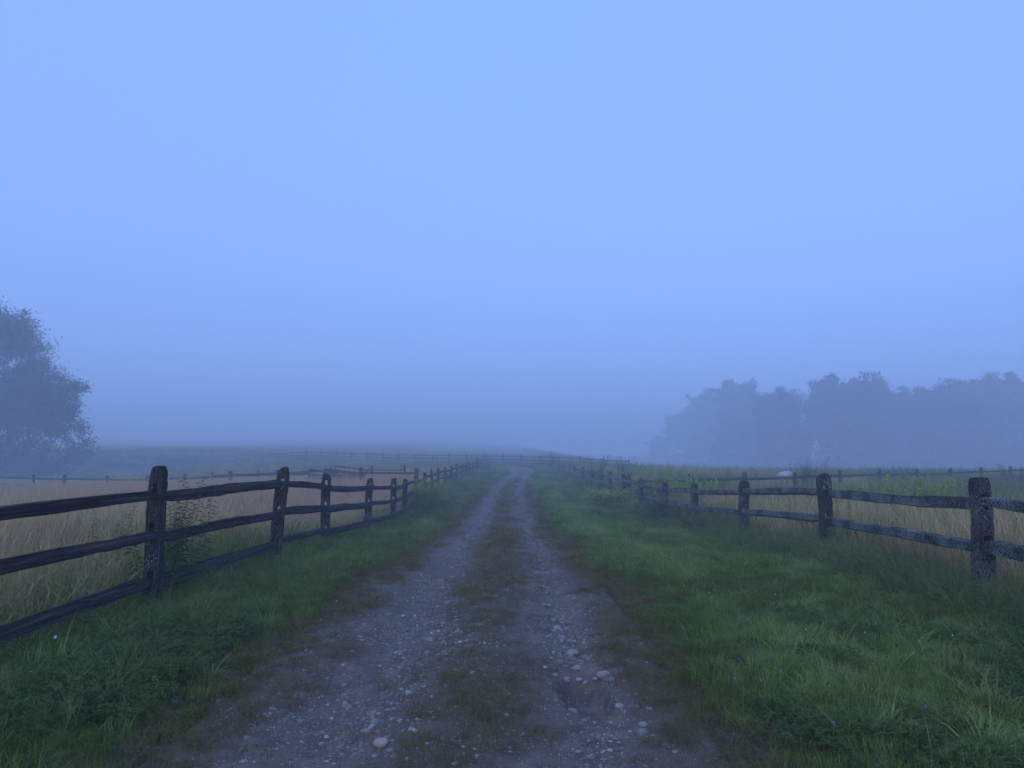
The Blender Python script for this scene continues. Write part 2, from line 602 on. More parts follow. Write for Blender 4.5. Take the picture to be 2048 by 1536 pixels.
def tuft(name, n, rad, hmin, hmax, w, lean, segs=2, mat=None, droop=0.4, head=0.0, rs=None):
    r = rs or random.Random(hash(name) & 0xffff)
    vs_, fs = [], []
    for b in range(n):
        a = r.uniform(0, 6.283); q = rad * math.sqrt(r.random())
        bx, by = q * math.cos(a), q * math.sin(a)
        h = r.uniform(hmin, hmax)
        d = a + r.gauss(0, .9)
        ln = abs(r.gauss(0, lean)) + .05
        ww = w * r.uniform(.7, 1.3)
        pa = d + r.uniform(.9, 2.2)
        px_, py_ = math.cos(pa) * ww / 2, math.sin(pa) * ww / 2
        base = len(vs_)
        for s in range(segs + 1):
            u = s / segs
            off = h * (ln * u * .5 + droop * ln * 2.0 * u ** 2.2)
            z = h * (u - 0.35 * min(1.0, ln * 1.2) * droop * 2 * u ** 3)
            wd = 1 - .25 * u
            if head > 0 and s == segs - 1: wd = head
            x0, y0 = bx + math.cos(d) * off, by + math.sin(d) * off
            if s < segs:
                vs_.append((x0 - px_ * wd, y0 - py_ * wd, z - (.035 if s == 0 else 0)))
                vs_.append((x0 + px_ * wd, y0 + py_ * wd, z - (.035 if s == 0 else 0)))
            else:
                vs_.append((x0, y0, z))
        for s in range(segs - 1):
            i = base + 2 * s
            fs.append((i, i + 1, i + 3, i + 2))
        i = base + 2 * (segs - 1)
        fs.append((i, i + 1, i + 2))
    return mesh_from(name, vs_, fs, mat)


def clover_patch(name, n, rad, mat, rs):
    vs_, fs = [], []
    for b in range(n):
        a = rs.uniform(0, 6.283); q = rad * math.sqrt(rs.random())
        x, y = q * math.cos(a), q * math.sin(a); z = rs.uniform(.03, .085)
        tx_, ty_ = rs.gauss(0, .25), rs.gauss(0, .25)
        a0 = rs.uniform(0, 6.283); s = rs.uniform(.009, .016)
        for k in range(3):
            an = a0 + k * 2.094
            i = len(vs_)
            for rr, da in ((0.1, 0), (.8, -.55), (1.25, 0), (.8, .55)):
                dx, dy = s * rr * math.cos(an + da), s * rr * math.sin(an + da)
                vs_.append((x + dx, y + dy, z + dx * tx_ + dy * ty_ + (.25 * s if da == 0 and rr > 1 else 0)))
            fs.append((i, i + 1, i + 2, i + 3))
    return mesh_from(name, vs_, fs, mat)


def sample(n, x0, x1, y0, y1):
    return rng.uniform(x0, x1, n), rng.uniform(y0, y1, n)


def frustum(x, y, m=2.2):
    return np.abs(x) < 0.72 * y + m


FX_L, FX_R = -3.22, 4.58      # the two roadside fence lines


class Batch:
    def __init__(self):
        self.p = []; self.r = []; self.s = []; self.k = []; self.t = []

    def add(self, x, y, scale, tint, nprot, tilt=.18, zoff=0.0, zs=None, kmin=0):
        n = len(x)
        if n == 0: return
        z = top_z(x, y) + zoff
        self.p.append(np.stack([x, y, z], 1))
        self.r.append(np.stack([rng.normal(0, tilt, n), rng.normal(0, tilt, n), rng.uniform(0, 6.283, n)], 1))
        sc = np.stack([scale, scale, scale if zs is None else zs], 1)
        self.s.append(sc)
        self.k.append(rng.integers(kmin, nprot, n))
        self.t.append(np.clip(tint, 0, 1))

    def build(self, name, protos, label, cat):
        return scatter(name, protos, np.concatenate(self.p), np.concatenate(self.r), np.concatenate(self.s),
                       np.concatenate(self.k), np.concatenate(self.t), label, cat)


def edge_noise(x, y):
    return 0.34 * fbm(x * 1.5 + 40, y * 1.1, 31, 3) + .2 * fbm(x * 5, y * 5, 33, 2)


rs = random.Random(11)
# --- mown verge grass -------------------------------------------------------
P_GRASS = [tuft('verge_tuft_%d' % i, 130, .13, .04, .105, .004, .55, 2, M_GRASS, .5, rs=rs) for i in range(6)]
P_GRASS += [tuft('verge_tall_%d' % i, 80, .12, .07, .145, .0042, .7, 3, M_GRASS, .7, rs=rs) for i in range(4)]
B = Batch()
for (y0, y1, dens, sc) in ((1.6, 9, 70, .82), (9, 18, 34, 1.1), (18, 40, 13, 1.7), (40, 110, 4.5, 2.5)):
    for (x0, x1) in ((-4.2, -.9), (.5, 5.2)) if y0 < 40 else ((-14, -.5), (.2, 9.0)):
        n = int((x1 - x0) * (y1 - y0) * dens)
        x, y = sample(n, x0, x1, y0, y1)
        t = road_t(x, y)
        e = np.abs(t) - np.where(t > 0, 1.30, 1.19) + edge_noise(x, y)
        keep = frustum(x, y) & (e > -.12) & (rng.random(n) < (.3 + .7 * sstep(-.1, .3, e)))
        x, y, e = x[keep], y[keep], e[keep]
        patch = fbm(x * .55, y * .55, 51, 3)
        tint = .26 + .47 * sstep(.0, .42, e) + .34 * patch + rng.normal(0, .16, len(x)) + .22 * np.exp(-((e - 1.0 - .3 * patch) / .35) ** 2) * (x > 0)
        hs = sc * rng.uniform(.7, 1.2, len(x)) * (.62 + .38 * sstep(0, .5, e)) * (1 + .35 * np.clip(patch, -.6, .8))
        # grass grows longer against the fences
        nf = np.maximum(1 - np.abs(x - FX_L) / .5, 1 - np.abs(x - FX_R) / .8).clip(0, 1)
        B.add(x, y, hs * (1 + .5 * nf), tint, 10 if y0 < 20 else 6)
P_GRASS += [tuft('verge_stem_%d' % i, 5, .06, .16, .34, .003, .5, 4, M_GRASS, .7, 1.9, rs=rs) for i in range(3)]
n = 1500
y = 2.2 + 14 * rng.random(n) ** 1.3; x = np.where(rng.random(n) < .35, rng.uniform(-3.4, -1.9, n), rng.uniform(1.5, 4.5, n))
k = frustum(x, y) & (fbm(x * .8, y * .8, 55, 3) > -.05)
x, y = x[k], y[k]
B.add(x, y, rng.uniform(.5, .85, len(x)), rng.choice([.12, .3, .85], len(x)) + rng.normal(0, .1, len(x)), 13, .25, kmin=10)
B.build('verge_grass', P_GRASS, 'short green grass on the verges beside the track', 'grass')

# --- dry fringe and the tufts on the middle ridge ----------------------------
P_DRY = [tuft('dry_tuft_%d' % i, 50, .105, .02, .062, .0036, 1.2, 2, M_GRASS, .8, rs=rs) for i in range(6)]
B = Batch()
for (y0, y1, dens, sc) in ((1.6, 9, 190, .85), (9, 20, 70, 1.25), (20, 60, 17, 2.0)):
    n = int(3.6 * (y1 - y0) * dens)
    x, y = sample(n, -2.2, 1.4, y0, y1)
    t = road_t(x, y)
    mid = np.exp(-((t - .14) / .33) ** 2) * (.82 + 1.4 * fbm(x * 1.6, y * .9, 61, 3))
    edge = sstep(1.0, 1.28, np.abs(t) + .16 * (t < 0) + edge_noise(x, y)) * (1 - sstep(1.5, 1.85, np.abs(t) + .16 * (t < 0)))
    right = np.where(t > 1.0, .8, 0) * (.5 + fbm(x * 2, y * 2, 63, 3))
    pr = np.clip(np.maximum(np.maximum(mid, edge * .9), right), 0, 1)
    hole = (np.abs(t - .78) < .24) & (np.abs(y - 4.62) < .55)
    keep = frustum(x, y) & (rng.random(n) < pr) & ~hole
    x, y, t = x[keep], y[keep], t[keep]
    tint = np.where(np.abs(t) < .8, .14, .12) + rng.normal(0, .14, len(x)) + .15 * fbm(x * 1.3, y * 1.3, 66, 2)
    B.add(x, y, sc * rng.uniform(.6, 1.15, len(x)), tint, 6, .25, -.004)
B.build('dry_grass', P_DRY, 'flattened brown grass along the track edges and middle ridge', 'grass')

# --- clover patches on the near left verge -----------------------------------
P_CL = [clover_patch('clover_patch_%d' % i, 26, .07, M_CLOVER, rs) for i in range(4)]
B = Batch()
n = 9000
x, y = sample(n, -3.6, 4.4, 2.0, 8.0)
pm = fbm(x * .9 + 5, y * .9, 71, 3)
t = road_t(x, y)
keep = (np.abs(t) > 1.6) & frustum(x, y) & (((x < 0) & (pm > .06)) | ((x > 0) & (pm > .40)))
x, y = x[keep], y[keep]
B.add(x, y, rng.uniform(.8, 1.5, len(x)), .5 + rng.normal(0, .2, len(x)), 4, .15)
B.build('clover', P_CL, 'low green clover growing through the verge grass', 'clover')

# --- long arching grass at the foot of the fences -----------------------------
P_LONG = [tuft('long_tuft_%d' % i, 22, .09, .22, .48, .006, .55, 4, M_LONG, .85, rs=rs) for i in range(5)]
B = Batch()
for (xc, sd, y0, y1, n, sc) in ((FX_R - .34, .24, 3, 14, 950, .80), (FX_R - .1, .35, 14, 40, 900, 1.0), (FX_R, .5, 40, 85, 260, 1.3),
                                (FX_L - .25, .25, 3, 14, 260, .6), (FX_L - .1, .25, 14, 42, 420, .7), (FX_L - .3, .4, 42, 80, 160, 1.1)):
    y = rng.uniform(y0, y1, n); x = xc + rng.normal(0, sd, n)
    k = frustum(x, y)
    x, y = x[k], y[k]
    B.add(x, y, sc * rng.uniform(.6, 1.2, len(x)), .68 + rng.normal(0, .26, len(x)), 5, .15)
n = 260      # looser clumps on the near left
x, y = sample(n, -3.2, -1.9, 2.4, 9)
B.add(x, y, rng.uniform(.35, .6, n), .75 + rng.normal(0, .15, n), 5, .2)
n = 140
x, y = sample(n, 1.9, 4.2, 2.4, 12)
B.add(x, y, rng.uniform(.22, .36, n), .65 + rng.normal(0, .2, n), 5, .2)
B.build('long_grass', P_LONG, 'long arching green grass at the foot of the fences', 'grass')

# --- tall meadow grass in both fields -----------------------------------------
P_MEAD = [tuft('meadow_tuft_%d' % i, 26, .14, .35, .80, .0056, .34, 4, M_DRY, .45, 1.6, rs=rs) for i in range(5)]
P_MEAD += [tuft('meadow_low_%d' % i, 30, .15, .18, .42, .0055, .6, 3, M_DRY, .7, rs=rs) for i in range(4)]
B = Batch()
for (y0, y1, dens, sc) in ((2.5, 12, 42, .85), (12, 25, 20, 1.0), (25, 50, 8.5, 1.25), (50, 85, 3.2, 1.6), (85, 150, 1.25, 2.2), (150, 330, .16, 4.2)):
    for side in (-1, 1):
        xm = .72 * y1 + 3
        x0, x1 = (-xm, FX_L - .22) if side < 0 else (FX_R + .25, xm)
        n = int((x1 - x0) * (y1 - y0) * dens)
        x, y = sample(n, x0, x1, y0, y1)
        k = frustum(x, y, 3) & (np.abs(road_t(x, y)) > 3.0)
        if y0 >= 85: k &= ~((np.abs(x) < 8) & (y < 96))
        x, y = x[k], y[k]
        if len(x) == 0: continue
        pat = fbm(x * .16, y * .16, 81, 3)
        if side < 0:
            away = sstep(0.2, 2.2, FX_L - x)
            tint = .80 - .62 * away + .45 * pat + rng.normal(0, .10, len(x))
            tint += .55 * sstep(44, 54, y + .42 * (x + 3.9))
            zs = (.50 + .62 * away) * np.ones(len(x))
        else:
            away = sstep(0.1, 1.2, x - FX_R)
            tint = .84 - .24 * away + .65 * pat + rng.normal(0, .14, len(x)) + .2 * sstep(14, 30, y)
            zs = (.78 + .34 * away) * np.ones(len(x))
        s_ = sc * rng.uniform(.75, 1.2, len(x))
        zz = s_ * zs * rng.uniform(.8, 1.15, len(x)) / (sc ** .75)
        if y0 >= 150: zz = zz * .45
        elif y0 >= 85: zz = zz * .65
        B.add(x, y, s_, tint, 9, .10, zs=zz)
B.build('meadow_grass', P_MEAD, 'tall dry meadow grass filling the fenced fields', 'grass')


# --- gravel ---------------------------------------------------------------------
def pebble_mesh(name, seed, mat, sub=1, rough=.16, flat=.6, smooth=True):
    bm = bmesh.new()
    bmesh.ops.create_icosphere(bm, subdivisions=sub, radius=.5)
    r = random.Random(seed)
    ax = [Vector((r.gauss(0, 1), r.gauss(0, 1), r.gauss(0, 1))).normalized() for _ in range(9)]
    am = [r.uniform(-rough, rough) for _ in ax]
    sx, sy_, sz = r.uniform(.85, 1.15), r.uniform(.6, .9), flat * r.uniform(.8, 1.15)
    for v in bm.verts:
        d = v.co.normalized()
        k = 1 + sum(a * max(0, d.dot(n)) ** 3 for a, n in zip(am, ax))
        v.co = Vector((d.x * sx, d.y * sy_, d.z * sz)) * .5 * k
    me = bpy.data.meshes.new(name); bm.to_mesh(me); bm.free()
    me.materials.append(mat)
    me.polygons.foreach_set('use_smooth', np.full(len(me.polygons), smooth))
    return me


P_GR = [pebble_mesh('gravel_%d' % i, 100 + i, M_GRAVEL, 1, .45, .5, i < 3) for i in range(7)]
B = Batch()
for (y0, y1, dens, smin) in ((1.8, 6.5, 4800, .0065), (6.5, 13, 1500, .009), (13, 28, 300, .015)):
    n = int(2.7 * (y1 - y0) * dens)
    x, y = sample(n, -1.75, 1.1, y0, y1)
    t = road_t(x, y)
    pr = .30 + .85 * np.exp(-((t + .36 + .1 * vnoise(y * .7, 0 * y, 91)) / .2) ** 2) * 1.3 + .9 * np.exp(-((t - .78) / .16) ** 2) + .22 * np.exp(-((t + .8) / .3) ** 2)
    pr = pr * (.55 + 1.3 * fbm(x * 2.2, y * 1.2, 92, 3))
    pr = pr * (1 - .75 * ((np.abs(t - .78) < .16) & (np.abs(y - 4.45) < .3)))
    k = (rng.random(n) < pr) & (np.abs(t) < 1.33) & frustum(x, y)
    x, y = x[k], y[k]
    s_ = smin * (1 + rng.pareto(2.1, len(x))).clip(1, 6.0)
    B.add(x, y, s_, rng.beta(1.3, 1.5, len(x)), 7, .25, -.0005)
B.build('gravel', P_GR, 'loose gravel strewn over the track', 'gravel')

# ------------------------------------------------------------------ fences
def post_mesh(name, h, w, d, holes, mat, seed, cap=.20):
    """split post with real mortise holes through it (along local X); local Z up, origin at ground"""
    r = random.Random(seed)
    nv, sink = 8, .35
    zrows = list(np.linspace(-sink, 0, 3)) + list(np.linspace(0, h, 34))[1:]
    vcols = list(np.linspace(-w / 2, w / 2, nv + 1))
    nz = len(zrows)
    skew = r.uniform(-.012, .012)
    taper_k = r.uniform(.16, .34); tip_c = r.uniform(.004, .022); tip_s = r.uniform(-.02, .02)
    ph = [r.uniform(0, 6.28) for _ in range(6)]

    def shape(v, z, side):
        u = v / (w / 2)
        k = 1.0
        if z > h - cap:
            q = (z - (h - cap)) / cap
            k = 1 - taper_k * q ** 2.0
        zz = z
        if z > h - .001:
            zz = z - tip_c * u * u + tip_s * u + .008 * math.sin(9 * u + ph[5]) + r.uniform(-.006, .006)
        vv = v * k * (1 + .05 * math.sin(3.1 * z + ph[0]) + .03 * math.sin(9 * z + ph[1]))
        vv += .006 * math.sin(5 * z + ph[2]) + skew * z
        dd = d / 2 * (1 - .35 * (1 - k)) * (1 + .05 * math.sin(4 * z + ph[3] + side))
        dd += .006 * math.sin(7 * u * 3 + ph[4]) + r.uniform(-.005, .005) - .010 * abs(u) ** 4
        vv += r.uniform(-.003, .003)
        return Vector((side * dd, vv, zz))

    verts = []; idx = {}
    for side in (-1, 1):
        for j, z in enumerate(zrows):
            for i, v in enumerate(vcols):
                idx[(side, i, j)] = len(verts)
                verts.append(shape(v, z, side))
    def hole(i, j):
        vm = (vcols[i] + vcols[i + 1]) / 2; zm = (zrows[j] + zrows[j + 1]) / 2
        return any(abs(vm) < w * .24 and abs(zm - c) < hh * math.sqrt(max(0.1, 1 - (vm / (w * .36)) ** 2)) for c, hh in holes)
    solid = {(i, j): not hole(i, j) for i in range(nv) for j in range(nz - 1)}
    faces = []
    for (i, j), s in solid.items():
        if not s: continue
        a = [idx[(1, i, j)], idx[(1, i + 1, j)], idx[(1, i + 1, j + 1)], idx[(1, i, j + 1)]]
        b = [idx[(-1, i, j)], idx[(-1, i, j + 1)], idx[(-1, i + 1, j + 1)], idx[(-1, i + 1, j)]]
        faces += [a, b]
        for di, dj, e in ((-1, 0, ((i, j), (i, j + 1))), (1, 0, ((i + 1, j + 1), (i + 1, j))), (0, -1, ((i + 1, j), (i, j))), (0, 1, ((i, j + 1), (i + 1, j + 1)))):
            if not solid.get((i + di, j + dj), False):
                (p, q) = e
                faces.append([idx[(1,) + p], idx[(1,) + q], idx[(-1,) + q], idx[(-1,) + p]])
    return mesh_from(name, verts, faces, mat)


def rail_mesh(name, L, hh, ww, mat, seed, taper=.32, sag=0.0, tip=.55):
    """split rail along local X from 0 to L; irregular wedge section, both ends hewn down to fit the mortises"""
    r = random.Random(seed)
    base = r.choice(([(-1, .55), (.2, .95), (1, .9), (1, -.75), (.2, -1.0), (-.95, -.8)],
                     [(-1, .9), (.1, 1.0), (1, .85), (.95, -.55), (.1, -1.0), (-1, -.7)],
                     [(-.9, .2), (-.1, 1.0), (1, .8), (1, -.9), (-.2, -1.0), (-1, -.75)]))
    prof = [(c * r.uniform(.9, 1.1), q * r.uniform(.9, 1.08)) for c, q in base][::-1]
    ncs = 6
    st = [0, .06, .16, .30, .42] + list(np.linspace(.6, L - .6, 13)) + [L - .42, L - .30, L - .16, L - .06, L]
    ph = [r.uniform(0, 6.28) for _ in range(4)]
    verts = []; faces = []
    tw0 = r.uniform(-.25, .25); tw1 = r.uniform(-.25, .25)
    for x in st:
        e = min(x, L - x)
        q = min(1.0, e / taper)
        k = tip + (1 - tip) * (q * q * (3 - 2 * q))
        bow = sag * 4 * (x / L) * (1 - x / L)
        zc = -bow + .006 * math.sin(2.2 * x + ph[0]) + r.uniform(-.004, .004)
        yc = .010 * math.sin(1.7 * x + ph[1]) + r.uniform(-.003, .003)
        a = (tw0 + (tw1 - tw0) * x / L) * q
        for (c, s) in prof:
            y = c * ww / 2 * (.55 + .45 * k) * (1 + r.uniform(-.035, .035))
            z = s * hh / 2 * k * (1 + .06 * math.sin(3 * x + ph[2]) + r.uniform(-.04, .04))
            verts.append((x + r.uniform(-.012, .012) * (e < .01), yc + y * math.cos(a) - z * math.sin(a), zc + y * math.sin(a) + z * math.cos(a)))
    n = len(st)
    for i in range(n - 1):
        for k in range(ncs):
            a, b = i * ncs + k, i * ncs + (k + 1) % ncs
            faces.append((a, b, b + ncs, a + ncs))
    faces.append(tuple(range(ncs - 1, -1, -1)))
    faces.append(tuple(range((n - 1) * ncs, n * ncs)))
    return mesh_from(name, verts, faces, mat)


def fence(name, label, pts, heights, rails, mpost, mrail, seed, leans={}, skip=set(), pw=.165, pd=.12, rh=.115, rw=.075, rail_dz={}, cap=.2, group='split rail fences'):
    """pts: (x, y) of the posts; heights: post height or list; rails: rail heights above ground"""
    r = random.Random(seed)
    root = empty(name, (pts[0][0], pts[0][1], gz(*pts[0])))
    tag(root, label, 'fence', group)
    O = root.location.copy()
    n = len(pts)
    base = [Vector((p[0], p[1], gz(p[0], p[1]))) for p in pts]
    mats = []
    for i in range(n):
        a = pts[max(0, i - 1)]; b = pts[min(n - 1, i + 1)]
        ang = math.atan2(b[1] - a[1], b[0] - a[0])
        h = heights[i] if isinstance(heights, (list, tuple)) else heights
        h *= 1 + r.uniform(-.03, .03)
        lx, ly = leans.get(i, (r.gauss(0, .02), r.gauss(0, .02)))
        me = post_mesh('post', h, pw * r.uniform(.88, 1.1), pd * r.uniform(.9, 1.15), [(z + r.uniform(.02, .045), r.uniform(.062, .085)) for z in rails], mpost, seed * 31 + i, cap)
        o = link('post', me, root)
        o.location = base[i] - O
        # lean in world x / y, then face along the fence
        q = Euler((-ly, lx, 0)).to_matrix() @ Euler((0, 0, ang)).to_matrix()
        o.rotation_euler = q.to_euler()
        mats.append((base[i], q))
    for i in range(n - 1):
        for k, zr in enumerate(rails):
            if (i, k) in skip: continue
            da, db = rail_dz.get((i, k), (0, 0))
            up = .012 if i % 2 else -.012
            A = mats[i][0] + mats[i][1] @ Vector((0, .012 * (1 if i % 2 else -1), zr + up + da))
            Bp = mats[i + 1][0] + mats[i + 1][1] @ Vector((0, .012 * (1 if i % 2 else -1), zr + up + db))
            d = (Bp - A); L = d.length; d.normalize()
            A2 = A - d * .07; L += .14
            me = rail_mesh('rail', L, rh * r.uniform(.85, 1.2), rw * r.uniform(.85, 1.2), mrail, seed * 77 + i * 5 + k, sag=r.uniform(-.012, .018))
            o = link('rail', me, root)
            o.location = A2 - O
            zax = Vector((0, 0, 1)); yax = zax.cross(d).normalized(); zax = d.cross(yax)
            o.rotation_euler = Matrix((d, yax, zax)).transposed().to_euler()
    return root


# left roadside fence, three rails
PL = [(-3.20, -.2), (-3.22, 3.2), (-3.20, 6.75), (-3.24, 10.3), (-3.27, 13.2), (-3.22, 16.8), (-3.24, 20.4), (-3.42, 24.0), (-3.55, 28.0), (-3.7, 32.0), (-3.82, 36.0), (-3.93, 40.0),
      (-3.9, 44.0), (-3.88, 48.0), (-3.85, 52.5), (-3.8, 57.0), (-3.72, 61.0), (-3.68, 65.0), (-3.62, 69.0), (-3.55, 73.0), (-3.5, 77.0)]
fence('split_rail_fence', 'dark weathered three-rail fence running along the left side of the track', PL, 1.24, [.24, .64, 1.0], M_POST_L, M_RAIL_L, 3,
      leans={2: (.03, 0.0), 3: (.075, .02), 4: (.0, 0), 5: (.03, 0), 6: (.03, 0)}, rh=.112, rw=.08, pw=.138,
      rail_dz={(2, 2): (.0, .06), (3, 2): (.03, .0)})
# right roadside fence, lichen covered, two rails
PR = [(4.30, 0.4), (4.30, 3.7), (4.33, 6.95), (4.62, 11.1), (4.60, 15.0), (4.60, 18.9), (4.58, 22.3), (4.58, 26.6), (4.60, 31.0), (4.62, 35.7), (4.6, 38.7), (4.6, 43.4), (4.6, 48.4),
      (4.6, 53.8), (4.6, 58.8), (4.58, 65.2), (4.6, 73.0), (4.6, 77.5), (4.65, 82.0)]
fence('split_rail_fence', 'lichen-crusted two-rail fence running along the right side of the track', PR, 1.16, [.52, .92], M_POST_R, M_RAIL_R, 5,
      leans={2: (.0, 0), 13: (-.14, 0), 14: (-.06, 0), 15: (-.10, 0)}, rh=.115, rw=.09, pw=.158, pd=.14, cap=.13)
# cross fence over the left field
rat = [(-.0985, 40.0), (-.1275, 41.6), (-.201, 42.9), (-.270, 44.4), (-.313, 45.8), (-.375, 47.2), (-.437, 48.6), (-.486, 50.0), (-.540, 51.5), (-.597, 53.0), (-.638, 54.4), (-.69, 56.0), (-.74, 57.5)]
fence('split_rail_fence', 'grey rail fence crossing the left field in front of the big tree', [(a * b, b) for a, b in rat[1:]], 1.22, [.42, .93], M_POST_F, M_RAIL_F, 8, skip={(1, 1)}, rh=.14, rw=.08, pw=.19, pd=.17)
# a second, thinner line behind it
rt2 = [(-.143, 50), (-.187, 50.5), (-.242, 51.0), (-.338, 52.0), (-.40, 53.0)]
fence('split_rail_fence', 'thin grey rail fence just behind the broken gate in the left field', [(a * b, b) for a, b in rt2], 1.22, [.5, .95], M_POST_F, M_RAIL_F, 9, skip={(0, 0), (1, 1), (1, 0)}, rh=.11, pw=.13, pd=.12)
# cross fence over the right field
rt3 = [(4.75 + 2.93 * k, 30.4 + 1.83 * k) for k in range(0, 13)]
fence('split_rail_fence', 'dark two-rail fence crossing the right field among goldenrod', rt3, 1.2, [.42, .92], M_POST_F, M_RAIL_F, 10, rh=.115, pw=.16, pd=.15)
# far fence behind the bend
far = [(13.4, 86.0), (10.8, 88.2), (8.2, 90.6), (5.8, 93.2), (3.6, 96.0), (1.2, 98.6), (-1.2, 101.0), (-3.8, 103.2), (-6.4, 105.0)]
for k in range(1, 24):
    far.append((-6.4 - 2.5 * k, 105 + .92 * k))
fence('split_rail_fence', 'faint far fence on the outside of the bend, climbing the misty hill', far, 1.3, [.25, .65, 1.08], M_POST_F, M_RAIL_F, 12, rh=.12, pw=.17)


# ------------------------------------------------------------------ fallen rails, broken gate, pale dome
def lay(name, label, cat, L, hh, ww, mat, a, b, seed, group=None):
    o = link(name, rail_mesh(name, L, hh, ww, mat, seed), None)
    A = Vector(a); d = (Vector(b) - A).normalized()
    yax = Vector((0, 0, 1)).cross(d).normalized(); zax = d.cross(yax)
    o.location = A; o.rotation_euler = Matrix((d, yax, zax)).transposed().to_euler()
    return tag(o, label, cat, group)


lay('fallen_rail', 'fallen grey rail half buried in long grass between two right-hand posts', 'rail', 3.3, .13, .11, M_RAIL_R, (4.22, 9.3, gz(4.22, 9.3) + .10), (4.15, 6.6, gz(4.15, 6.6) + .02), 41)
lay('fallen_rail', 'lichen-spotted rail end lying in grass at the foot of the nearest right post', 'rail', 2.6, .12, .10, M_RAIL_R, (4.36, 7.0, gz(4.36, 7.0) + .09), (4.75, 4.6, gz(4.75, 4.6) + .08), 42)
lay('fallen_rail', 'short rail stump lying in dark grass under the right fence', 'rail', 1.1, .10, .09, M_RAIL_R, (4.40, 17.4, gz(4.4, 17.4) + .12), (4.30, 16.4, gz(4.3, 16.4) + .10), 43)


def box_mesh(name, sx, sy_, sz, mat, seed=0, j=.008):
    r = random.Random(seed)
    nxs = 7
    verts = []; faces = []
    for i in range(nxs):
        x = -sx / 2 + sx * i / (nxs - 1)
        for (yy, zz) in ((-1, -1), (1, -1), (1, 1), (-1, 1)):
            verts.append((x + r.uniform(-j, j), yy * sy_ / 2 + r.uniform(-j, j) * .5, zz * sz / 2 + r.uniform(-j, j)))
    for i in range(nxs - 1):
        for k in range(4):
            a, b = i * 4 + k, i * 4 + (k + 1) % 4
            faces.append((a, b, b + 4, a + 4))
    faces.append((3, 2, 1, 0)); faces.append(tuple(range(nxs * 4 - 4, nxs * 4)))
    return mesh_from(name, verts, faces, mat)


gx, gy = -10.6, 45.5
gt = empty('broken_gate', (gx, gy, gz(gx, gy)))
tag(gt, 'collapsed grey board gate slanting in the gap of the left field fence', 'gate')
for k, (x, z, L, tilt, hgt, yy) in enumerate(((.95, .72, 2.4, .13, .07, .35), (.45, .50, 2.6, .11, .19, .1), (-.85, .56, 1.7, .10, .13, .0), (.35, .28, 2.3, .07, .20, -.15), (-.8, .33, 1.5, .04, .10, -.3), (-.2, .12, 3.2, .03, .16, -.35))):
    b = link('board', box_mesh('board', L, .05, hgt, M_RAIL_F, 50 + k), gt)
    b.location = (x, yy, z + .42); b.rotation_euler = (R(-14), tilt, R(3 * (k % 3 - 1)))
for k, (x, z, rot, L) in enumerate(((1.75, .52, -.85, .75), (-.1, .45, 1.35, .7))):
    b = link('brace', box_mesh('brace', L, .06, .07, M_RAIL_F, 60 + k), gt)
    b.location = (x, .2, z + .42); b.rotation_euler = (0, rot, 0)
for k, x in enumerate((-1.45, -.1, 1.6)):
    b = link('upright', box_mesh('upright', .95, .09, .09, M_RAIL_F, 70 + k), gt)
    b.location = (x, .05, .40); b.rotation_euler = (0, R(90), 0)

kd = NT('pale_sheet')
M_PALE = kd.surf(kd.principled(kd.ramp(kd.noise(kd.n('ShaderNodeTexCoord').outputs['Object'], 6, 4), [(.3, (.28, .29, .30)), (.7, (.48, .49, .50))]), .5, .4))
verts = []; faces = []
NU, NV_ = 40, 12
for i in range(NU + 1):
    u = i / NU * 2 - 1
    for j in range(NV_ + 1):
        a = math.pi * j / NV_
        hgt = .36 * max(0.02, (1 - abs(u) ** 2.2)) ** .6
        rib = 1 + .03 * math.cos(i * math.pi / 2)
        verts.append((.78 * u, -.55 * math.cos(a) * rib * max(.15, 1 - .6 * u * u), hgt * math.sin(a) * rib))
for i in range(NU):
    for j in range(NV_):
        a = i * (NV_ + 1) + j
        faces.append((a, a + 1, a + NV_ + 2, a + NV_ + 1))
dm = link('domed_cover', mesh_from('domed_cover', verts, faces, M_PALE, True))
dm.location = (17.9, 48.5, gz(17.9, 48.5) + .52); dm.rotation_euler = (0, R(4), R(8))
md = dm.modifiers.new('solid', 'SOLIDIFY'); md.thickness = .02
tag(dm, 'low pale ribbed dome half hidden in grass beyond the right field fence', 'cover')


# ------------------------------------------------------------------ plants
def tube(verts, faces, pts, radii, n=5):
    b0 = len(verts)
    for i, p in enumerate(pts):
        q = pts[min(i + 1, len(pts) - 1)] - pts[max(i - 1, 0)]
        q = q.normalized() if q.length > 1e-6 else Vector((0, 0, 1))
        u = q.orthogonal().normalized(); w = q.cross(u)
        for k in range(n):
            a = 6.2832 * k / n
            verts.append(p + (u * math.cos(a) + w * math.sin(a)) * radii[i])
    for i in range(len(pts) - 1):
        for k in range(n):
            a, b = b0 + i * n + k, b0 + i * n + (k + 1) % n
            faces.append((a, b, b + n, a + n))


def leaf(verts, faces, p, d, up, L, w, droop):
    """a narrow leaf of four faces with a mid fold, drooping at the tip"""
    side = d.cross(up)
    side = side.normalized() if side.length > 1e-5 else Vector((1, 0, 0))
    i = len(verts)
    m = p + d * (L * .5) - Vector((0, 0, droop * L * .15))
    t = p + d * L - Vector((0, 0, droop * L * .55))
    verts += [p, m + side * w / 2, t, m - side * w / 2]
    faces += [(i, i + 1, i + 2), (i, i + 2, i + 3)]


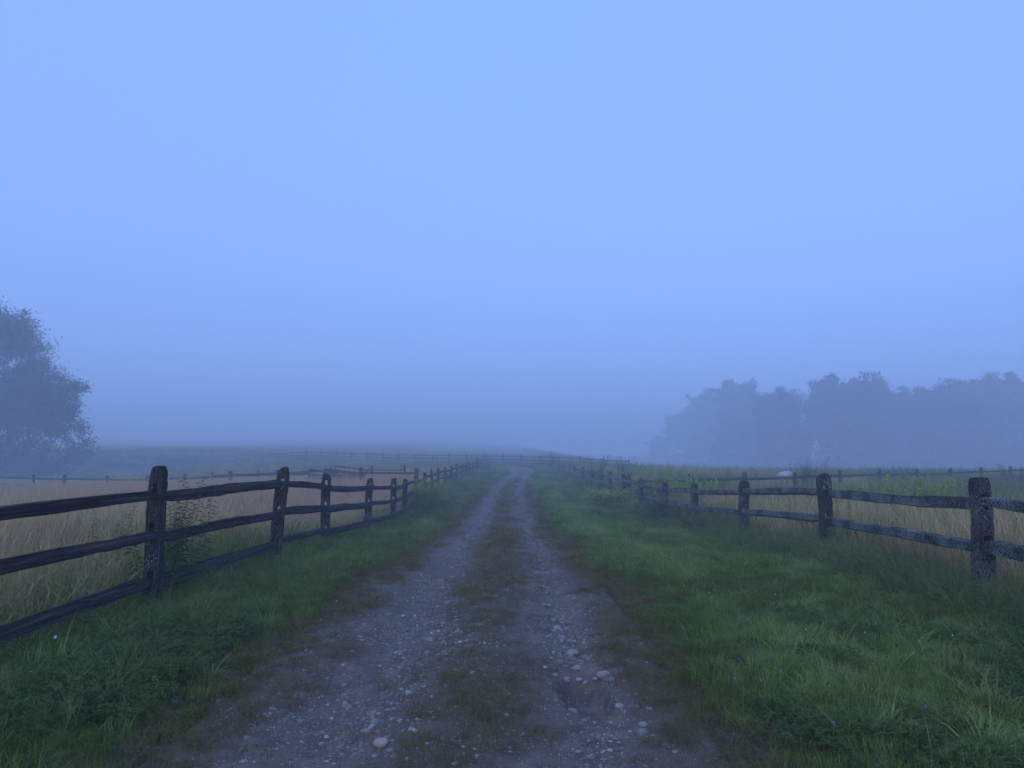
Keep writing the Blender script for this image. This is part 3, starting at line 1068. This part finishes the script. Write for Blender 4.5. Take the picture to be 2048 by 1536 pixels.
def leafy(name, label, cat, loc, h, stems, spread, leafm, leafL=.09, leafw=.016, nleaf=46, droop=.8, group=None, seed=1, bushy=0.0, start=.22, plume=None):
    r = random.Random(seed)
    root = empty(name, (loc[0], loc[1], gz(loc[0], loc[1])))
    tag(root, label, cat, group)
    sv, sf, lv, lf, pv, pf = [], [], [], [], [], []
    for s in range(stems):
        a = r.uniform(0, 6.283); q = spread * math.sqrt(r.random())
        b = Vector((q * math.cos(a), q * math.sin(a), -.03))
        hh = h * r.uniform(.62, 1.0)
        ln = Vector((math.cos(a), math.sin(a), 0)) * (.10 + .30 * bushy + .25 * q / max(spread, .01) * (.4 + bushy)) * hh * r.uniform(.4, 1.2)
        pts = []
        for i in range(6):
            u = i / 5
            pts.append(b + ln * u ** 1.6 + Vector((.01 * r.gauss(0, 1), .01 * r.gauss(0, 1), hh * u * (1 - .12 * bushy * u))))
        tube(sv, sf, pts, [.0045 - .0032 * i / 5 for i in range(6)], 4)
        for k in range(nleaf):
            u = start + (1 - start) * (k + r.random()) / nleaf
            i = min(4, int(u * 5)); f = u * 5 - i
            p = pts[i].lerp(pts[i + 1], f)
            an = k * 2.4 + r.uniform(-.4, .4)
            el = r.uniform(.05, .6) + .7 * max(0, u - .75)
            d = Vector((math.cos(an) * math.cos(el), math.sin(an) * math.cos(el), math.sin(el)))
            L = leafL * (1.15 - .65 * u) * r.uniform(.75, 1.25)
            leaf(lv, lf, p, d, Vector((0, 0, 1)), L, leafw * r.uniform(.7, 1.2), droop)
        if plume is not None:
            top = pts[-1]
            for k in range(26):
                an = r.uniform(0, 6.28); el = r.uniform(.1, 1.2)
                d = Vector((math.cos(an) * math.cos(el), math.sin(an) * math.cos(el), math.sin(el)))
                leaf(pv, pf, top - Vector((0, 0, r.uniform(0, .22))), d, Vector((0, 0, 1)), r.uniform(.05, .12), .03, .4)
    link('stem', mesh_from('stem', sv, sf, M_STEM if cat != 'bush' else M_TWIG), root)
    link('foliage', mesh_from('foliage', lv, lf, leafm), root)
    if pv:
        link('flower_plume', mesh_from('flower_plume', pv, pf, plume), root)['kind'] = 'stuff'
    return root


leafy('goldenrod', 'tall leafy goldenrod rising behind the nearest left fence post', 'plant', (-3.30, 7.55), 1.2, 8, .22, M_MIDLEAF, .13, .019, 54, 1.0, 'goldenrod plants', 1)
leafy('goldenrod', 'shorter drooping goldenrod tangled with the rails beside the nearest left post', 'plant', (-3.36, 7.15), .95, 7, .16, M_MIDLEAF, .13, .021, 52, 1.2, 'goldenrod plants', 2)
leafy('goldenrod', 'slim goldenrod in dry grass left of the nearest left post', 'plant', (-4.6, 8.6), .95, 4, .25, M_MIDLEAF, .10, .014, 40, .9, 'goldenrod plants', 3)
leafy('shrub', 'yellow-green leafy shrub growing through the left fence where posts lean together', 'shrub', (-3.45, 26.5), 1.4, 50, .55, M_GOLD, .17, .05, 42, .6, 'shrubs at the fences', 4, .5)
leafy('shrub', 'paler bushy shrub at the track side of the leaning left posts', 'shrub', (-3.1, 28.6), 1.2, 44, .5, M_GOLD, .17, .05, 40, .6, 'shrubs at the fences', 5, .5)
leafy('shrub', 'low grey-green shrub in the verge below the left fence shrub', 'shrub', (-2.9, 24.6), .6, 20, .5, M_MIDLEAF, .12, .02, 30, .6, 'shrubs at the fences', 6, .9)
leafy('fern', 'bright yellow-green fern clump on the verge in front of the right fence', 'fern', (3.85, 29.0), .95, 44, .45, M_FERN, .24, .07, 34, .7, 'shrubs at the fences', 7, 1.2)
leafy('fern', 'small pale green fern right of the bright fern clump', 'fern', (4.75, 27.2), .65, 26, .35, M_FERN, .18, .05, 30, .7, 'shrubs at the fences', 8, 1.0)
leafy('thicket', 'dark tangled brambles at the foot of the right fence posts', 'bush', (4.35, 20.6), .85, 60, .6, M_DARKLEAF, .12, .035, 26, .6, 'shrubs at the fences', 9, 1.6)
leafy('thicket', 'dead dark brush heaped beneath the lower rail of the right fence', 'bush', (4.30, 16.9), .62, 60, .42, M_DARKLEAF, .08, .016, 18, .8, 'shrubs at the fences', 10, 1.8)
leafy('thicket', 'grey-green brush filling the fence bay behind the dark brambles', 'bush', (4.95, 23.8), 1.05, 50, .6, M_DARKLEAF, .13, .035, 32, .6, 'shrubs at the fences', 11, .9)
spots = [((5.55, 28.4), 1.25, M_GOLD, 'tall goldenrod clump where the right field fence meets the roadside fence'),
         ((6.10, 25.6), 1.0, M_GOLD, 'yellow-green goldenrod clump behind the third rail bay of the right fence'),
         ((7.3, 27.6), 1.15, M_MIDLEAF, 'grey-green bush overlapping the lower rail of the right field fence'),
         ((7.5, 26.6), .85, M_GOLD, 'small goldenrod left of a tall post in the right field'),
         ((9.7, 21.6), .95, M_GOLD, 'goldenrod clump in the right field left of the nearest goldenrod'),
         ((11.2, 20.8), 1.05, M_GOLD, 'brightest wide goldenrod clump in the middle of the right field'),
         ((12.1, 21.4), .95, M_GOLD, 'goldenrod clump touching the right end of the brightest clump'),
         ((14.1, 36.0), 1.25, M_DARKLEAF, 'dark bush around a post of the right field fence'),
         ((17.3, 43.0), 1.45, M_MIDLEAF, 'tall green bush just behind the right field fence'),
         ((19.6, 38.5), 1.2, M_MIDLEAF, 'green bush in front of the right field fence'),
         ((8.0, 31.0), .8, M_DARKLEAF, 'low dark bush under the right field fence'),
         ((28.5, 42.5), 1.1, M_DARKLEAF, 'dark bush near the far right end of the right field fence'),
         ((5.8, 52.0), 1.5, M_MIDLEAF, 'misty tall weeds beyond the roadside fence on the right'),
         ((8.5, 56.0), 1.4, M_MIDLEAF, 'misty weed clump standing up in the field behind the right field fence'),
         ((-2.9, 76.0), 1.5, M_DARKLEAF, 'small misty bush at the far end of the left roadside fence'),
         ((4.0, 82.0), 1.6, M_DARKLEAF, 'small misty bush at the far end of the right roadside fence')]
for i, (p, h, m, lab) in enumerate(spots):
    leafy('goldenrod' if m is M_GOLD else 'bush', lab, 'plant' if m is M_GOLD else 'shrub', p, h * 1.42, 44 if m is M_GOLD else 36, .45 + .03 * (i % 4), m, .17, .05, 38, .6, 'shrubs in the fields', 20 + i, .45, plume=M_FERN if m is M_GOLD else None)

# clover blossoms on the verges
kf = NT('clover_pink'); M_PINK = kf.surf(kf.principled((.42, .28, .38), .7, .2))
kw = NT('petal_white'); M_WHITE = kw.surf(kw.principled((.75, .77, .8), .6, .2))


def blossom(name, x, y, h, mat, sz, label, group, petals, seed):
    r = random.Random(seed)
    root = empty(name, (x, y, gz(x, y)))
    tag(root, label, 'flower', group)
    v, f = [], []
    tube(v, f, [Vector((0, 0, -.02)), Vector((.008, 0, h * .5)), Vector((.012, .006, h))], [.0022, .002, .0018], 4)
    link('stem', mesh_from('stem', v, f, M_STEM), root)
    v, f = [], []
    c = Vector((.012, .006, h))
    for k in range(petals):
        z = 1 - 1.5 * (k + .5) / petals; a = k * 2.4
        q = math.sqrt(max(0, 1 - z * z))
        d = Vector((q * math.cos(a), q * math.sin(a), z))
        leaf(v, f, c, d, Vector((.1, .2, 1)), sz * r.uniform(.85, 1.1), sz * .5, -.1)
    link('flower_head', mesh_from('flower_head', v, f, mat), root)


for i, (x, y) in enumerate(((2.02, 3.78), (1.81, 3.47), (1.64, 5.53), (1.37, 4.25), (1.5, 4.3), (3.27, 6.94), (1.24, 4.31), (1.46, 3.53))):
    blossom('clover_flower', x, y, .13 + .02 * (i % 3), M_PINK, .011, 'pink clover head in the grass of the right verge', 'pink clover heads', 34, i)
for i, (x, y) in enumerate(((2.07, 5.41), (2.41, 5.24), (2.23, 6.47), (1.97, 7.86), (2.96, 5.15), (1.7, 6.6), (1.62, 7.2), (1.9, 9.1))):
    blossom('clover_flower', x, y, .12 + .02 * (i % 3), M_WHITE, .008, 'tiny white clover head in the grass of the right verge', 'white clover heads', 30, 30 + i)
blossom('white_flower', -2.92, 4.86, .20, M_WHITE, .016, 'single white flower in the grass at the far left foreground', None, 12, 77)
for i, (x, y) in enumerate(((-1.56, 6.72), (-1.72, 9.4), (-1.9, 9.9), (-1.85, 8.3))):
    blossom('clover_flower', x, y, .10, M_WHITE, .008, 'tiny white clover head on the left verge near the track', 'white clover heads on the left', 30, 60 + i)

# ------------------------------------------------------------------ stones lying on the track
M_ST = {'tan': mat_stone('tan_stone', (.26, .205, .16), (.37, .30, .25), (.25, .2, .17)),
        'pink': mat_stone('pinkish_stone', (.21, .165, .15), (.32, .26, .24), (.38, .33, .31)),
        'white': mat_stone('whitish_stone', (.20, .185, .18), (.34, .32, .305), (.15, .14, .13)),
        'grey': mat_stone('grey_stone', (.15, .145, .15), (.25, .24, .245), (.12, .12, .12)),
        'blue': mat_stone('bluish_stone', (.135, .138, .15), (.20, .205, .22), (.12, .12, .13)),
        'dark': mat_stone('dark_stone', (.07, .068, .07), (.12, .115, .115), (.05, .05, .05)),
        'brown': mat_stone('brown_stone', (.20, .14, .10), (.30, .22, .16), (.12, .1, .08))}
big = [(-.639, 3.774, .082, 'tan', 'largest pale rounded stone, alone low in the left wheel rut'),
       (.374, 6.488, .080, 'white', 'whitish angular stone at the upper end of the stony gully'),
       (.463, 6.101, .078, 'grey', 'flat grey cobble just below the whitish angular stone'),
       (.449, 5.672, .084, 'white', 'chunky pale stone in the middle of the cobble heap'),
       (.433, 5.565, .046, 'brown', 'small brown pebble wedged under the chunky pale stone'),
       (.470, 5.585, .058, 'dark', 'dark round pebble beside the small brown pebble'),
       (.600, 5.009, .090, 'pink', 'broad pinkish stone on the right rim of the washed-out hole'),
       (.618, 4.859, .076, 'blue', 'smooth blue-grey oval stone below the broad pinkish stone'),
       (.355, 4.633, .080, 'pink', 'lumpy pinkish stone inside the washed-out hole'),
       (.275, 4.633, .060, 'dark', 'dark flat stone left of the lumpy pinkish stone'),
       (.600, 4.343, .056, 'white', 'pale stone half dug into the steep right edge of the hole'),
       (.756, 4.254, .044, 'white', 'lone pale pebble on dirt right of the washed-out hole'),
       (.690, 4.052, .058, 'white', 'pale flat stone in a cluster below the hole at right'),
       (.665, 3.941, .066, 'grey', 'rough grey stone at the bottom of the cluster below the hole'),
       (.612, 3.985, .030, 'tan', 'small yellowish pebble left of the rough grey stone'),
       (.333, 5.364, .068, 'grey', 'long flat grey stone left of the gully cobbles'),
       (.447, 5.228, .066, 'pink', 'pinkish oval cobble at the lower end of the gully heap'),
       (.440, 5.48, .070, 'grey', 'wide flat grey cobble under the chunky pale stone'),
       (.859, 4.849, .042, 'white', 'small pale pebble by the brown grass on the right'),
       (-.607, 4.559, .058, 'white', 'pale flat stone in the left wheel rut'),
       (-.734, 4.132, .058, 'grey', 'grey stone low in the left wheel rut'),
       (-.759, 4.017, .042, 'white', 'whitish pebble just above the largest pale stone'),
       (-.627, 5.744, .062, 'grey', 'grey rounded stone topping the left rut gravel'),
       (-.599, 5.428, .050, 'white', 'pale stone below the grey one in left rut gravel'),
       (-.025, 3.824, .040, 'blue', 'blue-grey pebble alone on the middle ridge'),
       (-.936, 4.435, .050, 'grey', 'grey pebble left of the left rut gravel'),
       (.403, 5.925, .052, 'pink', 'pinkish cobble between the flat grey cobble and the heap'),
       (.416, 4.479, .034, 'white', 'little pale pebble at the bottom of the washed-out hole')]


def stone(name, x, y, w, kind, seed, flat=.62, sub=2):
    me = pebble_mesh(name, seed, M_ST[kind], sub, .34, flat)
    o = link(name, me)
    o.scale = (w, w, w)
    o.location = (x, y, gz(x, y) + w * .0)
    r = random.Random(seed)
    o.rotation_euler = (r.gauss(0, .12), r.gauss(0, .12), r.uniform(-.6, .6))
    return o


for i, (x, y, w, k, lab) in enumerate(big):
    tag(stone('stone', x, y, w, k, 300 + i, .5 if 'flat' in lab else .68, 3 if w > .07 else 2), lab, 'stone')
for i in range(110):
    r = random.Random(900 + i)
    y = 5.0 + 6.5 * r.random() ** 1.6
    x = float(np.interp(y, [4, 20], [.40, .42])) + r.gauss(0, .075)
    tag(stone('pebble', x, y, r.uniform(.028, .055), r.choice(['grey', 'white', 'pink', 'blue', 'grey', 'dark', 'brown']), 400 + i), 'small rounded cobble among the stones of the right-hand gully', 'stone', 'cobbles in the right-hand gully')
for i in range(60):
    r = random.Random(1900 + i)
    y = 3.4 + 4.2 * r.random()
    x = -.62 + r.gauss(0, .16)
    tag(stone('pebble', x, y, r.uniform(.018, .036), r.choice(['grey', 'white', 'grey', 'blue', 'dark', 'tan']), 500 + i), 'small pebble among the gravel of the left wheel rut', 'stone', 'pebbles in the left wheel rut')


# ------------------------------------------------------------------ trees
def tree_meshes(h, rx, seed, clumps, per, leaf_s, low=.12, trunk_r=.28, gaps=.35):
    r = random.Random(seed)
    tv, tf = [], []
    ends = []

    def grow(p, d, L, rad, depth):
        n = 5
        pts = [p.copy()]; q = p.copy(); dd = d.copy()
        for i in range(n):
            dd = (dd + Vector((r.gauss(0, .12), r.gauss(0, .12), .06 * r.random()))).normalized()
            q = q + dd * (L / n); pts.append(q.copy())
        tube(tv, tf, pts, [rad * (1 - .6 * i / n) for i in range(n + 1)], 7 if depth == 0 else 5)
        if depth >= 2:
            ends.append(q); ends.append(pts[3]); return
        k = 9 if depth == 0 else 5
        for j in range(k):
            u = (.25 if depth == 0 else .3) + .7 * (j + r.random() * .6) / k
            i = min(n - 1, int(u * n))
            b = pts[i].lerp(pts[i + 1], u * n - i)
            a = j * 2.4 + r.uniform(-.5, .5)
            el = r.uniform(.1, .9)
            side = Vector((math.cos(a) * math.cos(el), math.sin(a) * math.cos(el), math.sin(el)))
            nd = (dd * .35 + side).normalized()
            grow(b, nd, (rx * (1.15 - .65 * u) if depth == 0 else L * .55) * r.uniform(.75, 1.1), rad * .38, depth + 1)
        ends.append(q)
    grow(Vector((0, 0, -.2)), Vector((0, 0, 1)), h * .86, trunk_r, 0)
    lv = np.empty((clumps * per * 4, 3)); kk = 0
    cs = []
    for c in range(clumps):
        if r.random() < .42:
            e = r.choice(ends) + Vector((r.gauss(0, .5), r.gauss(0, .5), r.gauss(0, .4)))
        else:
            # fill the outline: broad near the ground, domed above
            u = r.random() ** 1.45; z = h * (low + (1 - low) * u)
            w = rx * (1 - ((u - .22) / .8) ** 2 if u > .22 else .8 + .2 * u / .22)
            w = max(.3, w) * (.85 + .25 * math.sin(5 * u + seed))
            a = r.uniform(0, 6.283); q = w * math.sqrt(r.uniform(.35, 1.0))
            e = Vector((q * math.cos(a), q * math.sin(a), z))
        cs.append((e, r.uniform(.45, 1.05) * rx / 7))
    for e, s in cs:
        n_ = per
        pos = rng.normal(0, 1, (n_, 3)) * np.array([s * .52, s * .52, s * .40]) + np.array(e)
        d1 = rng.normal(0, 1, (n_, 3)); d1 /= np.linalg.norm(d1, axis=1)[:, None]
        d2 = np.cross(d1, rng.normal(0, 1, (n_, 3))); d2 /= np.linalg.norm(d2, axis=1)[:, None]
        a = leaf_s * rng.uniform(.6, 1.3, (n_, 1))
        quad = np.stack([pos - d1 * a, pos + d2 * a * .5, pos + d1 * a, pos - d2 * a * .5], 1)
        lv[kk:kk + n_ * 4] = quad.reshape(-1, 3); kk += n_ * 4
    lv = lv[:kk]
    keep = lv[:, 2].reshape(-1, 4).min(1) > .05
    lv = lv.reshape(-1, 4, 3)[keep].reshape(-1, 3)
    F = np.arange(len(lv)).reshape(-1, 4)
    crown = np_mesh('crown', lv, F, M_CROWN, False)
    trunk = mesh_from('trunk', tv, tf, M_BARK, True)
    return trunk, crown


def plant_tree(name, label, meshes, x, y, s=1.0, rz=0.0, sz=1.0, group=None):
    root = empty(name, (x, y, gz(x, y)))
    root.rotation_euler = (0, 0, rz); root.scale = (s, s, s * sz)
    tag(root, label, 'tree', group)
    link('trunk', meshes[0], root); link('crown', meshes[1], root)
    return root


T_BIG = tree_meshes(16.5, 9.0, 5, 760, 95, .125, .02, .36)
T_MED = tree_meshes(9.0, 5.2, 6, 480, 85, .115, .0, .2)
plant_tree('broadleaf_tree', 'big leafy tree cut by the left edge, tallest at the left', T_BIG, -77.5, 108, 1.46, .4, group='trees in the fog')
plant_tree('broadleaf_tree', 'lower rounded tree at the right flank of the big left tree', T_MED, -68.4, 104, 1.66, 1.3, group='trees in the fog')
plant_tree('broadleaf_tree', 'bushy low tree in front of the big left tree at the frame edge', T_MED, -75.5, 99, 1.25, 2.6, group='trees in the fog')
TA = tree_meshes(13.0, 6.0, 21, 480, 55, .24, .0, .26)
TB = tree_meshes(12.0, 6.5, 22, 480, 55, .24, .0, .26)
TC = tree_meshes(14.0, 5.5, 23, 480, 55, .24, .0, .26)
row = [(27.2, 104, TB, .74, .2, 'sloping leftmost tree of the misty right treeline'),
       (31.5, 102, TA, .88, 1.3, 'second misty tree from the left in the right treeline'),
       (37.5, 104, TC, .84, 2.2, 'third misty tree from the left in the right treeline'),
       (43.0, 102, TA, .96, 3.5, 'tall misty tree forming the middle hump of the right treeline'),
       (48.5, 103, TB, 1.03, 4.4, 'broad misty tree right of the middle hump of the right treeline'),
       (54.0, 106, TC, .80, 5.2, 'low misty tree in the dip of the right treeline'),
       (56.5, 100, TA, .84, .9, 'small round misty tree standing in the dip of the right treeline'),
       (62.0, 101, TB, .98, 1.9, 'broad misty tree where the right treeline rises again'),
       (68.5, 102, TC, .98, 2.8, 'tall misty tree near the right edge of the treeline'),
       (74.5, 101, TA, 1.16, 3.9, 'tallest misty tree, cut by the right edge of the picture'),
       (23.2, 106, TA, .50, 4.9, 'low misty bushy tree at the left end of the right treeline'),
       (29.5, 112, TC, .82, 2.0, 'faint misty tree behind the left part of the right treeline'),
       (34.5, 113, TA, .90, 4.1, 'faint misty tree behind the first gap of the right treeline'),
       (40.5, 113, TB, .92, 5.5, 'faint misty tree behind the middle hump of the right treeline'),
       (51.5, 113, TA, .94, .7, 'faint misty tree filling the dip of the right treeline'),
       (59.0, 112, TC, .90, 3.0, 'faint misty tree behind the small round tree'),
       (66.0, 113, TB, 1.02, 5.0, 'faint misty tree behind the right shoulder of the right treeline'),
       (73.0, 113, TC, 1.06, 1.1, 'faint misty tree behind the tallest tree at the right edge'),
       (20.6, 107, TB, .28, .4, 'lowest misty bush tapering off the left end of the right treeline')]
for (x, y, m, s, rz, lab) in row:
    f = 2.25 + 1.5 * float(sstep(40, 20, x))          # the wood runs back into the fog towards the left
    plant_tree('broadleaf_tree', lab, m, x * f, y * f, s * f * .91, rz, group='trees in the fog')

# ------------------------------------------------------------------ the fog: one closed box of even density
HX0, HX1, HY0, HY1, HZ0, HZ1 = -1060, 1060, -75, 1160, -5.0, 35.0
hv = [(x, y, z) for z in (HZ0, HZ1) for y in (HY0, HY1) for x in (HX0, HX1)]
hf = [(0, 2, 3, 1), (4, 5, 7, 6), (0, 1, 5, 4), (2, 6, 7, 3), (0, 4, 6, 2), (1, 3, 7, 5)]
kh = NT('fog')
pv = kh.n('ShaderNodeVolumePrincipled')
pv.inputs['Color'].default_value = (.78, .84, .94, 1)
pv.inputs['Density'].default_value = HAZE_DENSITY
pv.inputs['Anisotropy'].default_value = 0.0
pv.inputs['Density Attribute'].default_value = ''
pv.inputs['Color Attribute'].default_value = ''
pv.inputs['Temperature Attribute'].default_value = ''
kh.l(pv.outputs[0], kh.out.inputs['Volume'])
hz = link('haze', mesh_from('haze', hv, hf, kh.m))
tag(hz, 'even blue morning fog over the fields', 'fog', kind='stuff')
